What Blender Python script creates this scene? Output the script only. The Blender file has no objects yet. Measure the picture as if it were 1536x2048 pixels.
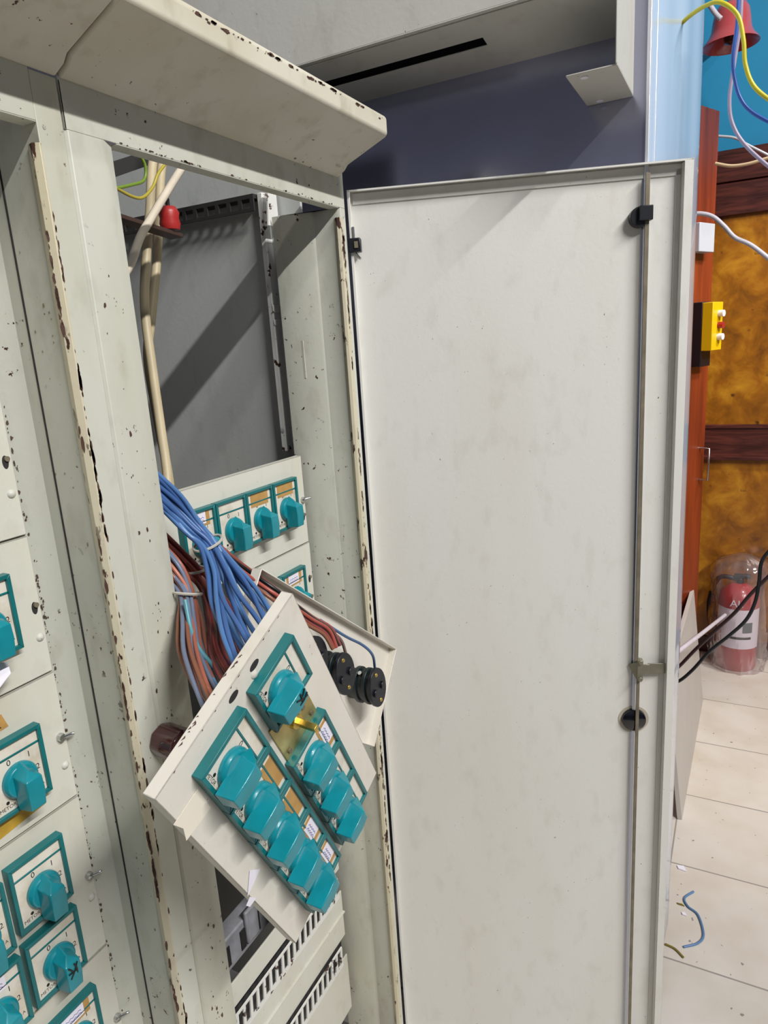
import bpy, bmesh, math, random
from mathutils import Vector, Matrix
random.seed(7)
SC = bpy.context.scene
COL = SC.collection
ZO = 0.30                      # the layout below is measured from 0.30 m above the floor

# ------------------------------------------------------------------ camera
CAM = Vector((0.0, -0.70, 1.55))
RM = Matrix(((0.45686392, 0.23628726, -0.85758013),
             (-0.88723599, 0.05175055, -0.45840395),
             (-0.06393477, 0.97030419, 0.23328552)))      # camera axes in the room
FPX = 1364.65
cam_d = bpy.data.cameras.new('camera')
cam_d.sensor_fit = 'VERTICAL'; cam_d.sensor_height = 24.0; cam_d.sensor_width = 18.0
cam_d.lens = 24.0 * FPX / 2048.0
cam_d.clip_start = 0.02; cam_d.clip_end = 100
cam_o = bpy.data.objects.new('camera', cam_d); COL.objects.link(cam_o)
cam_o.matrix_world = Matrix.Translation(CAM + Vector((0, 0, ZO))) @ RM.to_4x4()
cam_d.dof.use_dof = False
SC.camera = cam_o

# ------------------------------------------------------------------ world, lights, exposure
W = bpy.data.worlds.new('world'); SC.world = W; W.use_nodes = True
bg = W.node_tree.nodes['Background']
bg.inputs[1].default_value = 0.26
_n = W.node_tree.nodes; _l = W.node_tree.links
_tc = _n.new('ShaderNodeTexCoord'); _sx = _n.new('ShaderNodeSeparateXYZ'); _cr = _n.new('ShaderNodeValToRGB')
_l.new(_tc.outputs['Generated'], _sx.inputs[0]); _mr = _n.new('ShaderNodeMapRange'); _mr.inputs['From Min'].default_value = -1; _l.new(_sx.outputs['Z'], _mr.inputs['Value'])
_l.new(_mr.outputs[0], _cr.inputs[0]); _l.new(_cr.outputs[0], bg.inputs[0])
_e = _cr.color_ramp.elements
_e[0].position = .40; _e[0].color = (.10, .10, .10, 1)
_e[1].position = 1.0; _e[1].color = (1.15, 1.18, 1.25, 1)
for _p, _c in ((.49, (.60, .62, .72)), (.575, (.74, .76, .86)), (.66, (.16, .16, .19)), (.80, (.30, .32, .35))):
    _k = _e.new(_p); _k.color = (*_c, 1)
def area(name, loc, target, sx, sy, power, color):
    l = bpy.data.lights.new(name, 'AREA'); l.shape = 'RECTANGLE'; l.size = sx; l.size_y = sy; l.energy = power; l.color = color
    o = bpy.data.objects.new(name, l); COL.objects.link(o)
    o.location = Vector(loc) + Vector((0, 0, ZO))
    d = Vector(target) - Vector(loc); zz = -d.normalized(); xx = Vector((1, 0, 0)); xx = (xx - zz * xx.dot(zz)).normalized(); yy = zz.cross(xx)
    o.rotation_euler = Matrix((xx, yy, zz)).transposed().to_euler()
    return o
# a row of fluorescent tubes high over the aisle, parallel to the cabinets
area('fluorescent_tube', (1.2 - .36 * 4.2, -4.2, 1.5 + .87 * 4.2), (1.2, 0, 1.4), 2.8, .08, 350, (1.0, .985, .955))
area('fluorescent_tube', (1.3 - .56 * 3.2, -3.2, 1.6 + 1.25 * 3.2), (1.3, 0, 1.5), 1.0, .16, 40, (1.0, .98, .965))
def spot(name, loc, target, power, cone, size, color):
    l = bpy.data.lights.new(name, 'SPOT'); l.energy = power; l.spot_size = math.radians(cone); l.spot_blend = .5; l.shadow_soft_size = size; l.color = color
    o = bpy.data.objects.new(name, l); COL.objects.link(o); o.location = Vector(loc) + Vector((0, 0, ZO))
    o.rotation_euler = (Vector(target) - Vector(loc)).to_track_quat('-Z', 'Y').to_euler(); return o
spot('far_fill_spot', (3.0, -1.9, 3.3), (3.7, -.75, .7), 185, 62, .15, (1.0, .96, .92))  # added lamp, brightens only the far room, cone kept off the cabinets
vs = SC.view_settings
vs.view_transform = 'Standard'; vs.look = 'None'; vs.gamma = 1.0; vs.use_curve_mapping = False
vs.exposure = 0.0

# ------------------------------------------------------------------ helpers
def at(px, py, n, d):
    """point where the sight line through pixel (px,py) meets the real plane n.p = d"""
    n = Vector(n)
    r = RM @ Vector((px - 768.0, -(py - 1024.0), -FPX))
    return CAM + r * ((d - n.dot(CAM)) / n.dot(r))
def aY(px, py, y=0.0): return at(px, py, (0, 1, 0), y)
def aX(px, py, x): return at(px, py, (1, 0, 0), x)
def aZ(px, py, z): return at(px, py, (0, 0, 1), z)
def lin(c):
    c = c / 255.0
    return c / 12.92 if c <= .04045 else ((c + .055) / 1.055) ** 2.4
def rgb(r, g, b): return (lin(r), lin(g), lin(b), 1)

class MB:
    def __init__(s): s.v = []; s.f = []; s.T = Matrix.Identity(4)
    def P(s, p): s.v.append(s.T @ Vector(p)); return len(s.v) - 1
    def face(s, idx): s.f.append(tuple(idx))
    def poly(s, pts): s.face([s.P(p) for p in pts])
    def box(s, a, b):
        x0, y0, z0 = a; x1, y1, z1 = b
        i = [s.P(p) for p in ((x0,y0,z0),(x1,y0,z0),(x1,y1,z0),(x0,y1,z0),(x0,y0,z1),(x1,y0,z1),(x1,y1,z1),(x0,y1,z1))]
        for q in ((0,3,2,1),(4,5,6,7),(0,1,5,4),(1,2,6,5),(2,3,7,6),(3,0,4,7)): s.face([i[k] for k in q])
    def prism(s, pts, d):
        """closed polygon pts (3D, planar) extruded by vector d"""
        d = Vector(d); n = len(pts)
        a = [s.P(Vector(p)) for p in pts]; b = [s.P(Vector(p) + d) for p in pts]
        s.face(a[::-1]); s.face(b)
        for k in range(n): s.face((a[k], a[(k+1) % n], b[(k+1) % n], b[k]))
    def ribbon(s, prof, d):
        """open sheet profile swept by d"""
        d = Vector(d)
        a = [s.P(Vector(p)) for p in prof]; b = [s.P(Vector(p) + d) for p in prof]
        for k in range(len(prof) - 1): s.face((a[k], a[k+1], b[k+1], b[k]))
    def sheet(s, prof, d, th, nrm_side=1):
        """sheet-metal profile (list of 2D-in-3D points) swept by d, th thick"""
        d = Vector(d); dn = d.normalized(); P = [Vector(p) for p in prof]; off = []
        for k in range(len(P)):
            e0 = (P[k] - P[k-1]).normalized() if k > 0 else None
            e1 = (P[k+1] - P[k]).normalized() if k < len(P) - 1 else None
            if e0 is None: e0 = e1
            if e1 is None: e1 = e0
            n0 = e0.cross(dn); n1 = e1.cross(dn); m = (n0 + n1)
            m = m / max(.3, m.length_squared / 2.0)
            off.append(P[k] + m * th * nrm_side)
        s.prism(P + off[::-1], d)
    def cyl(s, p0, p1, r, n=20, r2=None, cap=True, sx=1.0):
        p0 = Vector(p0); p1 = Vector(p1); r2 = r if r2 is None else r2
        ax = (p1 - p0).normalized(); u = ax.orthogonal().normalized(); w = ax.cross(u)
        a = []; b = []
        for k in range(n):
            t = 2 * math.pi * k / n; dv = u * math.cos(t) * sx + w * math.sin(t)
            a.append(s.P(p0 + dv * r)); b.append(s.P(p1 + dv * r2))
        for k in range(n): s.face((a[k], a[(k+1) % n], b[(k+1) % n], b[k]))
        if cap: s.face(a[::-1]); s.face(b)
    def lathe(s, prof, c, ax=(0,0,1), n=36):
        """prof = [(r, h)] around axis ax through c"""
        c = Vector(c); ax = Vector(ax).normalized(); u = ax.orthogonal().normalized(); w = ax.cross(u); rings = []
        for r, h in prof:
            rings.append([s.P(c + ax * h + (u * math.cos(2*math.pi*k/n) + w * math.sin(2*math.pi*k/n)) * r) for k in range(n)])
        for a, b in zip(rings, rings[1:]):
            for k in range(n): s.face((a[k], a[(k+1) % n], b[(k+1) % n], b[k]))
    def tube(s, pts, r, n=8, sub=6):
        pts = [Vector(p) for p in pts]
        P = []
        if len(pts) > 2 and sub > 1:
            q = [pts[0] * 2 - pts[1]] + pts + [pts[-1] * 2 - pts[-2]]
            for i in range(1, len(q) - 2):
                for k in range(sub):
                    t = k / sub; a, b, c, d = q[i-1], q[i], q[i+1], q[i+2]
                    P.append(.5 * ((2*b) + (c-a)*t + (2*a - 5*b + 4*c - d)*t*t + (3*b - a - 3*c + d)*t**3))
            P.append(pts[-1])
        else: P = pts
        tan = []
        for i in range(len(P)):
            tan.append((P[min(i+1, len(P)-1)] - P[max(i-1, 0)]).normalized())
        u = tan[0].orthogonal().normalized(); rings = []
        for i, p in enumerate(P):
            u = (u - tan[i] * u.dot(tan[i])).normalized(); w = tan[i].cross(u)
            rings.append([s.P(p + (u * math.cos(2*math.pi*k/n) + w * math.sin(2*math.pi*k/n)) * r) for k in range(n)])
        for a, b in zip(rings, rings[1:]):
            for k in range(n): s.face((a[k], a[(k+1) % n], b[(k+1) % n], b[k]))
        s.face(rings[0][::-1]); s.face(rings[-1])
    def build(s, name, m, parent=None, bevel=0, smooth=False, seg=2, origin=None):
        """links everything collected as ONE mesh object"""
        z = Vector((0, 0, ZO))
        pts = [v + z for v in s.v]
        if parent is not None: o0 = WL[parent.name]
        elif origin is not None: o0 = Vector(origin) + z
        else:
            lo = Vector([min(p[i] for p in pts) for i in range(3)]); hi = Vector([max(p[i] for p in pts) for i in range(3)])
            o0 = Vector(((lo.x + hi.x) / 2, (lo.y + hi.y) / 2, lo.z))
        me = bpy.data.meshes.new(name); me.from_pydata([p - o0 for p in pts], [], s.f); me.update()
        bm = bmesh.new(); bm.from_mesh(me)
        bmesh.ops.recalc_face_normals(bm, faces=bm.faces); bm.to_mesh(me); bm.free()
        me.materials.append(m)
        o = bpy.data.objects.new(name, me); COL.objects.link(o)
        if parent is not None: o.parent = parent
        else: o.location = o0
        WL[o.name] = o0
        if bevel:
            b = o.modifiers.new('bevel', 'BEVEL'); b.width = bevel; b.segments = seg; b.limit_method = 'ANGLE'; b.angle_limit = .5
            b.harden_normals = False
        if smooth or bevel:
            for p in me.polygons: p.use_smooth = True
            if not bevel or True:
                try: me.set_sharp_from_angle(angle=1.0 if smooth else .6)
                except Exception: pass
        return o
WL = {}
def thing(name, loc, label, cat, group=None):
    o = bpy.data.objects.new(name, None); COL.objects.link(o)
    o.empty_display_size = .05
    o.location = Vector(loc) + Vector((0, 0, ZO)); WL[o.name] = o.location.copy()
    return tag(o, label, cat, group)
def tag(o, label, cat, group=None):
    o['label'] = label; o['category'] = cat
    if group: o['group'] = group
    return o
def struct(o): o['kind'] = 'structure'; return o
def frame(o, x, y, z):
    m = Matrix.Identity(4)
    for i, a in enumerate((x, y, z)):
        a = Vector(a)
        for k in range(3): m[k][i] = a[k]
    for k in range(3): m[k][3] = o[k]
    return m
_txt = {}
def text_mb(mb, s, size, x, y, z=0.0):
    """letters as flat outlines in the current frame of mb, centred at x,y"""
    if s not in _txt:
        cu = bpy.data.curves.new('letters', 'FONT'); cu.body = s; cu.size = 1.0; cu.align_x = 'CENTER'; cu.align_y = 'CENTER'
        cu.resolution_u = 3
        ob = bpy.data.objects.new('letters', cu); COL.objects.link(ob)
        bpy.context.view_layer.update()
        me = bpy.data.meshes.new_from_object(ob.evaluated_get(bpy.context.evaluated_depsgraph_get()))
        _txt[s] = ([v.co.copy() for v in me.vertices], [tuple(p.vertices) for p in me.polygons])
        COL.objects.unlink(ob); bpy.data.objects.remove(ob); bpy.data.curves.remove(cu); bpy.data.meshes.remove(me)
    vs_, fs_ = _txt[s]; b = len(mb.v)
    for v in vs_: mb.P((x + v.x * size, y + v.y * size, z))
    for f in fs_: mb.face([i + b for i in f])

# ------------------------------------------------------------------ materials
def new_mat(name):
    m = bpy.data.materials.new(name); m.use_nodes = True
    return m, m.node_tree.nodes, m.node_tree.links, m.node_tree.nodes['Principled BSDF']
def plain(name, col, rough=.5, metal=0.0, coat=0.0, var=0.0, scale=20, spec=None, trans=0.0, bump=0.0):
    m, N, L, B = new_mat(name)
    B.inputs['Base Color'].default_value = col; B.inputs['Roughness'].default_value = rough
    B.inputs['Metallic'].default_value = metal; B.inputs['Coat Weight'].default_value = coat
    if trans: B.inputs['Transmission Weight'].default_value = trans
    if spec is not None: B.inputs['Specular IOR Level'].default_value = spec
    if var or bump:
        tc = N.new('ShaderNodeTexCoord'); nz = N.new('ShaderNodeTexNoise'); nz.inputs['Scale'].default_value = scale; nz.inputs['Detail'].default_value = 5
        L.new(tc.outputs['Object'], nz.inputs['Vector'])
        if var:
            mx = N.new('ShaderNodeMixRGB'); mx.blend_type = 'MULTIPLY'; mx.inputs[0].default_value = 1
            mx.inputs[1].default_value = col
            cr = N.new('ShaderNodeValToRGB'); cr.color_ramp.elements[0].position = .3; cr.color_ramp.elements[1].position = .7
            v = 1 - var; cr.color_ramp.elements[0].color = (v, v, v * .97, 1); cr.color_ramp.elements[1].color = (1, 1, 1, 1)
            L.new(nz.outputs['Fac'], cr.inputs[0]); L.new(cr.outputs[0], mx.inputs[2]); L.new(mx.outputs[0], B.inputs['Base Color'])
        if bump:
            bp = N.new('ShaderNodeBump'); bp.inputs['Strength'].default_value = bump; bp.inputs['Distance'].default_value = .004
            L.new(nz.outputs['Fac'], bp.inputs['Height']); L.new(bp.outputs[0], B.inputs['Normal'])
    return m
def painted(name, base, stain, stain_amt=.5, stain_scale=(5, 5, 1.6), chip_t=.70, chip_col=(70, 46, 38), chip_scale=70, clus=.52, rough=.42, speck=True, chip_stretch=(1, 1, 1), coat=0.0):
    m, N, L, B = new_mat(name)
    tc = N.new('ShaderNodeTexCoord')
    def noise(scale, detail, stretch=None, off=(0, 0, 0), rough_=.55):
        mp = N.new('ShaderNodeMapping'); mp.inputs['Location'].default_value = off
        if stretch: mp.inputs['Scale'].default_value = stretch
        nz = N.new('ShaderNodeTexNoise'); nz.inputs['Scale'].default_value = scale; nz.inputs['Detail'].default_value = detail
        nz.inputs['Roughness'].default_value = rough_
        L.new(tc.outputs['Object'], mp.inputs['Vector']); L.new(mp.outputs[0], nz.inputs['Vector']); return nz.outputs['Fac']
    def ramp(f, a, b, v0=0.0, v1=1.0):
        r = N.new('ShaderNodeMapRange'); r.inputs['From Min'].default_value = a; r.inputs['From Max'].default_value = b
        r.inputs['To Min'].default_value = v0; r.inputs['To Max'].default_value = v1
        L.new(f, r.inputs['Value']); return r.outputs[0]
    def mix(f, a, b):
        x = N.new('ShaderNodeMixRGB')
        if isinstance(f, float): x.inputs[0].default_value = f
        else: L.new(f, x.inputs[0])
        for k, c in ((1, a), (2, b)):
            if isinstance(c, tuple): x.inputs[k].default_value = c
            else: L.new(c, x.inputs[k])
        return x.outputs[0]
    def mul(a, b):
        x = N.new('ShaderNodeMath'); x.operation = 'MULTIPLY'; L.new(a, x.inputs[0]); L.new(b, x.inputs[1]); return x.outputs[0]
    b0 = rgb(*base)
    s1 = ramp(noise(1.0, 4, stain_scale), .48, .78, 0, stain_amt)
    s2 = ramp(noise(26, 4, (1, 1, .5), (3, 1, 2)), .55, .85, 0, stain_amt * .8)
    c = mix(s1, b0, rgb(*stain)); c = mix(s2, c, rgb(*[int(k * .82) for k in stain]))
    if speck:
        sp = mul(ramp(noise(190, 2, (1, 1, .7), (7, 2, 1)), .735, .765), ramp(noise(9, 2, None, (1, 9, 4)), .46, .6))
        c = mix(sp, c, rgb(96, 66, 46))
    ch = mul(ramp(noise(chip_scale, 4, chip_stretch, (0, 4, 9), .62), chip_t, chip_t + .025), ramp(noise(6, 2, None, (5, 5, 5)), clus, clus + .07))
    c = mix(ch, c, rgb(*chip_col))
    L.new(c, B.inputs['Base Color']); B.inputs['Roughness'].default_value = rough
    B.inputs['Specular IOR Level'].default_value = .35; B.inputs['Coat Weight'].default_value = coat
    bp = N.new('ShaderNodeBump'); bp.inputs['Strength'].default_value = .12; bp.inputs['Distance'].default_value = .002
    nn = noise(110, 3); L.new(nn, bp.inputs['Height']); L.new(bp.outputs[0], B.inputs['Normal'])
    return m

M_frame = painted('cream_cabinet_paint', (203, 204, 192), (172, 163, 134), .5, chip_t=.645, clus=.50)
M_corn = painted('cream_cornice_paint', (210, 206, 190), (168, 154, 118), .6, (3, 3, 3), chip_t=.66, clus=.5)
M_door = painted('door_paint', (226, 225, 220), (206, 192, 168), .30, (2.6, 2.6, .7), chip_t=.80, rough=.36, speck=True)
M_panel = painted('panel_paint', (212, 211, 200), (184, 174, 150), .40, chip_t=.72)
M_loose = painted('loose_panel_paint', (222, 217, 207), (196, 184, 160), .35, chip_t=.74, clus=.6)
M_white = painted('white_post_paint', (226, 226, 222), (190, 186, 172), .3, chip_t=.60, clus=.45, chip_scale=45)
M_lip = painted('chipped_lip_paint', (206, 198, 174), (188, 176, 132), .5, chip_t=.575, clus=.42, chip_scale=60, chip_stretch=(1, 1, .35))
M_grey = painted('grey_wall_paint', (200, 203, 200), (150, 148, 140), .3, chip_t=.85, rough=.55)
M_over = painted('overhead_box_paint', (222, 221, 214), (170, 160, 140), .3, chip_t=.85)
M_bracket = painted('bracket_paint', (205, 203, 195), (180, 172, 150), .3, chip_t=.74)
M_teal = plain('teal_bezel_plastic', rgb(16, 112, 116), .34, var=.2, scale=30)
M_knob = plain('teal_knob_plastic', rgb(14, 140, 155), .30, coat=.25, var=.18, scale=40)
M_face = painted('switch_face_print', (226, 220, 208), (176, 152, 110), .5, (30, 30, 30), chip_t=.80, rough=.3, speck=False)
M_ink = plain('black_ink', rgb(26, 30, 28), .5)
M_tan = plain('tan_tape', rgb(196, 152, 88), .5, var=.2, scale=60)
M_paper = plain('white_paper', rgb(236, 232, 244), .55)
M_blueink = plain('blue_ink', rgb(60, 70, 150), .5)
M_black = plain('black_plastic', rgb(24, 26, 34), .38, var=.1)
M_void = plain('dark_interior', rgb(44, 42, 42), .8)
M_dkbrown = plain('dark_bakelite', rgb(74, 52, 46), .5, var=.2)
M_steel = plain('bright_steel', rgb(196, 198, 200), .22, metal=1.0)
M_dull = plain('dull_steel', rgb(140, 130, 112), .6, metal=.35, var=.35, scale=30)
M_zinc = plain('yellow_zinc_plate', rgb(186, 170, 112), .32, metal=.8, var=.25, scale=45)
M_brass = plain('brass', rgb(206, 178, 96), .3, metal=.9)
M_galv = plain('galvanised_sheet', rgb(176, 178, 202), .20, metal=.85, var=.12, scale=7)
M_film = plain('glossy_side_sheet', rgb(206, 220, 240), .2, metal=.2, coat=.4)
M_trimw = plain('white_edge_metal', rgb(222, 226, 236), .25, metal=.3)
M_redins = plain('red_insulator', rgb(176, 44, 42), .4, var=.15)
M_maroon = plain('maroon_bakelite', rgb(66, 16, 20), .2, coat=.6)
M_tie = plain('cable_tie', rgb(205, 200, 188), .35, trans=.2)

M_wire = {}
def wire_mat(k, c, rough=.38):
    if k not in M_wire: M_wire[k] = plain(k + '_wire_insulation', rgb(*c), rough, var=.15, scale=14)
    return M_wire[k]

# ================================================================== THE ROOM
WX = 4.12                                            # far wall
# floor
def floor_mat():
    m, N, L, B = new_mat('cream_floor_tiles')
    tc = N.new('ShaderNodeTexCoord'); mp = N.new('ShaderNodeMapping'); mp.inputs['Location'].default_value = (0, 0, 0)
    L.new(tc.outputs['Object'], mp.inputs['Vector'])
    br = N.new('ShaderNodeTexBrick'); br.offset = 0; br.inputs['Scale'].default_value = 1
    br.inputs['Brick Width'].default_value = .418; br.inputs['Row Height'].default_value = .418
    br.inputs['Mortar Size'].default_value = .0035; br.inputs['Mortar Smooth'].default_value = .4
    br.inputs['Color1'].default_value = rgb(216, 208, 198); br.inputs['Color2'].default_value = rgb(210, 203, 194); br.inputs['Mortar'].default_value = rgb(150, 146, 142)
    L.new(mp.outputs[0], br.inputs['Vector'])
    nz = N.new('ShaderNodeTexNoise'); nz.inputs['Scale'].default_value = 5; nz.inputs['Detail'].default_value = 6; L.new(tc.outputs['Object'], nz.inputs['Vector'])
    cr = N.new('ShaderNodeValToRGB'); cr.color_ramp.elements[0].position = .42; cr.color_ramp.elements[0].color = (0, 0, 0, 1); cr.color_ramp.elements[1].position = .8; cr.color_ramp.elements[1].color = (.4, .4, .4, 1)
    L.new(nz.outputs['Fac'], cr.inputs[0])
    mx = N.new('ShaderNodeMixRGB'); L.new(cr.outputs[0], mx.inputs[0]); L.new(br.outputs['Color'], mx.inputs[1]); mx.inputs[2].default_value = rgb(176, 158, 126)
    n2 = N.new('ShaderNodeTexNoise'); n2.inputs['Scale'].default_value = 42; n2.inputs['Detail'].default_value = 2; L.new(tc.outputs['Object'], n2.inputs['Vector'])
    c2 = N.new('ShaderNodeValToRGB'); c2.color_ramp.elements[0].position = .715; c2.color_ramp.elements[0].color = (0, 0, 0, 1); c2.color_ramp.elements[1].position = .74; c2.color_ramp.elements[1].color = (.8, .8, .8, 1)
    L.new(n2.outputs['Fac'], c2.inputs[0])
    m2 = N.new('ShaderNodeMixRGB'); L.new(c2.outputs[0], m2.inputs[0]); L.new(mx.outputs[0], m2.inputs[1]); m2.inputs[2].default_value = rgb(118, 112, 104)
    L.new(m2.outputs[0], B.inputs['Base Color']); B.inputs['Roughness'].default_value = .25
    return m
fx = aZ(1450, 1606, -ZO).x; fy = aZ(1330, 1800, -ZO).y                             # one grout line
mb = MB(); mb.box((fx - .418 * 8, fy - .418 * 5, -ZO - .05), (fx + .418 * 5, fy + .418 * 4, -ZO)); fl = mb.build('floor', floor_mat(), origin=(fx, fy, -ZO)); struct(fl)

def burl_mat():
    m, N, L, B = new_mat('burl_wood_panel')
    tc = N.new('ShaderNodeTexCoord')
    def nz(scale, det, st=(1, 1, 1), dist=0):
        mp = N.new('ShaderNodeMapping'); mp.inputs['Scale'].default_value = st
        n = N.new('ShaderNodeTexNoise'); n.inputs['Scale'].default_value = scale; n.inputs['Detail'].default_value = det; n.inputs['Distortion'].default_value = dist; n.inputs['Roughness'].default_value = .62
        L.new(tc.outputs['Object'], mp.inputs['Vector']); L.new(mp.outputs[0], n.inputs['Vector']); return n.outputs['Fac']
    cr = N.new('ShaderNodeValToRGB'); e = cr.color_ramp.elements
    e[0].position = .28; e[0].color = rgb(96, 54, 10); e[1].position = .75; e[1].color = rgb(196, 138, 34)
    k = cr.color_ramp.elements.new(.5); k.color = rgb(150, 92, 14)
    L.new(nz(7, 8, (1, 1, 1), .35), cr.inputs[0])
    kn = N.new('ShaderNodeValToRGB'); kn.color_ramp.elements[0].position = .68; kn.color_ramp.elements[0].color = (0, 0, 0, 1); kn.color_ramp.elements[1].position = .76; kn.color_ramp.elements[1].color = (.85, .85, .85, 1)
    L.new(nz(13, 2, (1, 1, 1.3)), kn.inputs[0])
    mx = N.new('ShaderNodeMixRGB'); L.new(kn.outputs[0], mx.inputs[0]); L.new(cr.outputs[0], mx.inputs[1]); mx.inputs[2].default_value = rgb(58, 28, 10)
    L.new(mx.outputs[0], B.inputs['Base Color']); B.inputs['Roughness'].default_value = .32
    return m
def dark_wood():
    m, N, L, B = new_mat('dark_stained_wood')
    tc = N.new('ShaderNodeTexCoord'); mp = N.new('ShaderNodeMapping'); mp.inputs['Scale'].default_value = (1, 1.5, 14)
    n = N.new('ShaderNodeTexNoise'); n.inputs['Scale'].default_value = 4; n.inputs['Detail'].default_value = 6; n.inputs['Distortion'].default_value = .6
    L.new(tc.outputs['Object'], mp.inputs['Vector']); L.new(mp.outputs[0], n.inputs['Vector'])
    cr = N.new('ShaderNodeValToRGB'); cr.color_ramp.elements[0].position = .3; cr.color_ramp.elements[0].color = rgb(46, 16, 12); cr.color_ramp.elements[1].position = .75; cr.color_ramp.elements[1].color = rgb(104, 50, 40)
    L.new(n.outputs['Fac'], cr.inputs[0]); L.new(cr.outputs[0], B.inputs['Base Color']); B.inputs['Roughness'].default_value = .35
    return m
M_burl = burl_mat(); M_dark = dark_wood()
zt1 = aX(1480, 298, WX).z; zt2 = aX(1480, 364, WX).z; zt3 = aX(1480, 430, WX).z; zt4 = aX(1480, 852, WX).z; zt5 = aX(1480, 914, WX).z
mb = MB(); mb.box((WX, -3.0, -ZO), (WX + .12, .70, 3.9)); struct(mb.build('wall_far', plain('blue_wall_paint', rgb(22, 146, 196), .55, var=.12, scale=4)))
mb = MB(); mb.box((WX - .012, -3.0, -ZO + .10), (WX, .70, zt5)); struct(mb.build('trim_1', M_burl))
mb = MB(); mb.box((WX - .012, -3.0, zt4), (WX, .70, zt3)); struct(mb.build('trim_2', M_burl))
mb = MB(); mb.box((WX - .03, -3.0, zt5), (WX, .70, zt4)); mb.box((WX - .04, -3.0, zt4 - .008), (WX, .70, zt4 + .012)); mb.box((WX - .04, -3.0, zt5 - .012), (WX, .70, zt5 + .008)); struct(mb.build('trim_3', M_dark, bevel=.003))
mb = MB(); mb.box((WX - .035, -3.0, zt3), (WX, .70, zt2 - .004)); mb.box((WX - .03, -3.0, zt2 + .004), (WX, .70, zt1)); mb.box((WX - .02, -3.0, zt2 - .004), (WX, .70, zt2 + .004)); struct(mb.build('trim_4', M_dark, bevel=.004))
mb = MB(); mb.box((WX - .02, -3.0, -ZO), (WX, .70, -ZO + .10)); struct(mb.build('baseboard_far', M_dark, bevel=.003))

# ================================================================== SWITCHBOARD CABINETS (front plane is y = 0)
ZB, ZL, ZC = -.24, 1.815, 1.866        # bottom, lintel underside, cornice foot
Z = lambda pts, z: [(p[0], p[1], z) for p in pts]
def cornice(x0, x1, parent):
    mb = MB(); e = .0012
    prof = [(x0, 0, ZC), (x0, -.018, ZC + .009), (x0, -.026, ZC + .018), (x0, -.106, ZC + .050), (x0, -.111, ZC + .054), (x0, -.111, ZC + .080), (x0, -.106, ZC + .086), (x0, .0, ZC + .046)]
    mb.prism([Vector(p) + Vector((e, 0, 0)) for p in prof], (x1 - x0 - 2 * e, 0, 0))
    return mb.build('cornice', M_corn, parent, bevel=.0035, seg=3)

# --- left cabinet
cabL = thing('switchboard_cabinet', (.1, .3, ZB), 'cream steel switchboard cabinet at left edge, its teal-knobbed control panels still screwed in', 'cabinet', 'switchboard cabinets')
XS = .6015
mb = MB()
jl = [(XS - .0012, .06), (XS - .0012, .0), (.566, .0), (.566, .074), (.5685, .0755), (.566, .077), (.566, .098), (.5435, .124), (.5435, .14)]
mb.sheet(Z(jl, ZB), (0, 0, ZC - ZB), .0015, 1)
mb.box((-.5, .0, ZL), (.566, .0015, ZC + .04)); mb.box((-.5, .0, ZL - .0015), (.566, .022, ZL))
mb.build('front_frame', M_frame, cabL, bevel=.0008)
mb = MB(); mb.sheet([(.5672, -.0006, ZB), (.5648, -.0006, ZB), (.5595, .006, ZB), (.5625, .016, ZB), (.5665, .018, ZB)], (0, 0, ZL - ZB - .022), .001, 1)
mb.build('opening_lip', M_lip, cabL, bevel=.001)
mb = MB(); mb.box((.5650, .0742, ZB), (.5675, .0758, ZL)); mb.build('jamb_seam_shade', M_void, cabL)  # dark strip laid in the notch, painting the shade of the crease
cornice(-.5, XS, cabL)
mb = MB(); mb.box((.5655, .128, ZB), (.5955, .60, 1.90)); mb.build('side_wall', M_grey, cabL)
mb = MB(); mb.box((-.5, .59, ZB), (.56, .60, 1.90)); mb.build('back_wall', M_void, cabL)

# --- right cabinet
cabR = thing('switchboard_cabinet', (.92, .3, ZB), 'open cream steel switchboard cabinet in the middle, wires spilling out and tall door swung wide', 'cabinet', 'switchboard cabinets')
mb = MB()
pl_ = [(XS + .0012, .06), (XS + .0012, .003), (XS + .005, .0), (.652, .0), (.656, .0), (.673, .006), (.676, .012), (.676, .032)]
mb.sheet(Z(pl_, ZB), (0, 0, ZL - ZB), .0015, -1)
mb.build('front_frame', M_frame, cabR, bevel=.0010)
mb = MB(); mb.box((XS + .0012, .0, ZL), (1.231, .0015, ZC + .04)); mb.box((.676, .0, ZL - .0015), (1.208, .022, ZL)); mb.box((XS + .0012, .0, ZL), (XS + .004, .06, ZC))
mb.build('lintel', M_frame, cabR, bevel=.0008)
mb = MB()
jr = [(1.231, .06), (1.231, .0), (1.214, .0), (1.211, .004), (1.2095, .014), (1.2095, .058), (1.206, .064), (1.192, .122), (1.192, .145)]
mb.sheet(Z(jr, ZB), (0, 0, ZL - ZB), .0015, 1)
mb.build('hinge_jamb', M_frame, cabR, bevel=.0008)
mb = MB(); mb.sheet([(1.2185, -.0016, ZB), (1.2065, -.0016, ZB), (1.2035, .004, ZB), (1.2085, .012, ZB)], (0, 0, ZL - ZB - .018), .001, 1)
mb.build('opening_lip', M_lip, cabR, bevel=.001)
cornice(XS, 1.212, cabR)
mb = MB(); mb.box((1.229, .10, ZB), (1.2365, .62, 2.02)); mb.build('side_wall', M_grey, cabR)
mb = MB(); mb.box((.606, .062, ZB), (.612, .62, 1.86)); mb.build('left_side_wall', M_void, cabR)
mb = MB(); mb.box((.612, .61, ZB), (1.229, .62, 1.86)); mb.build('back_wall', M_void, cabR)
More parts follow.
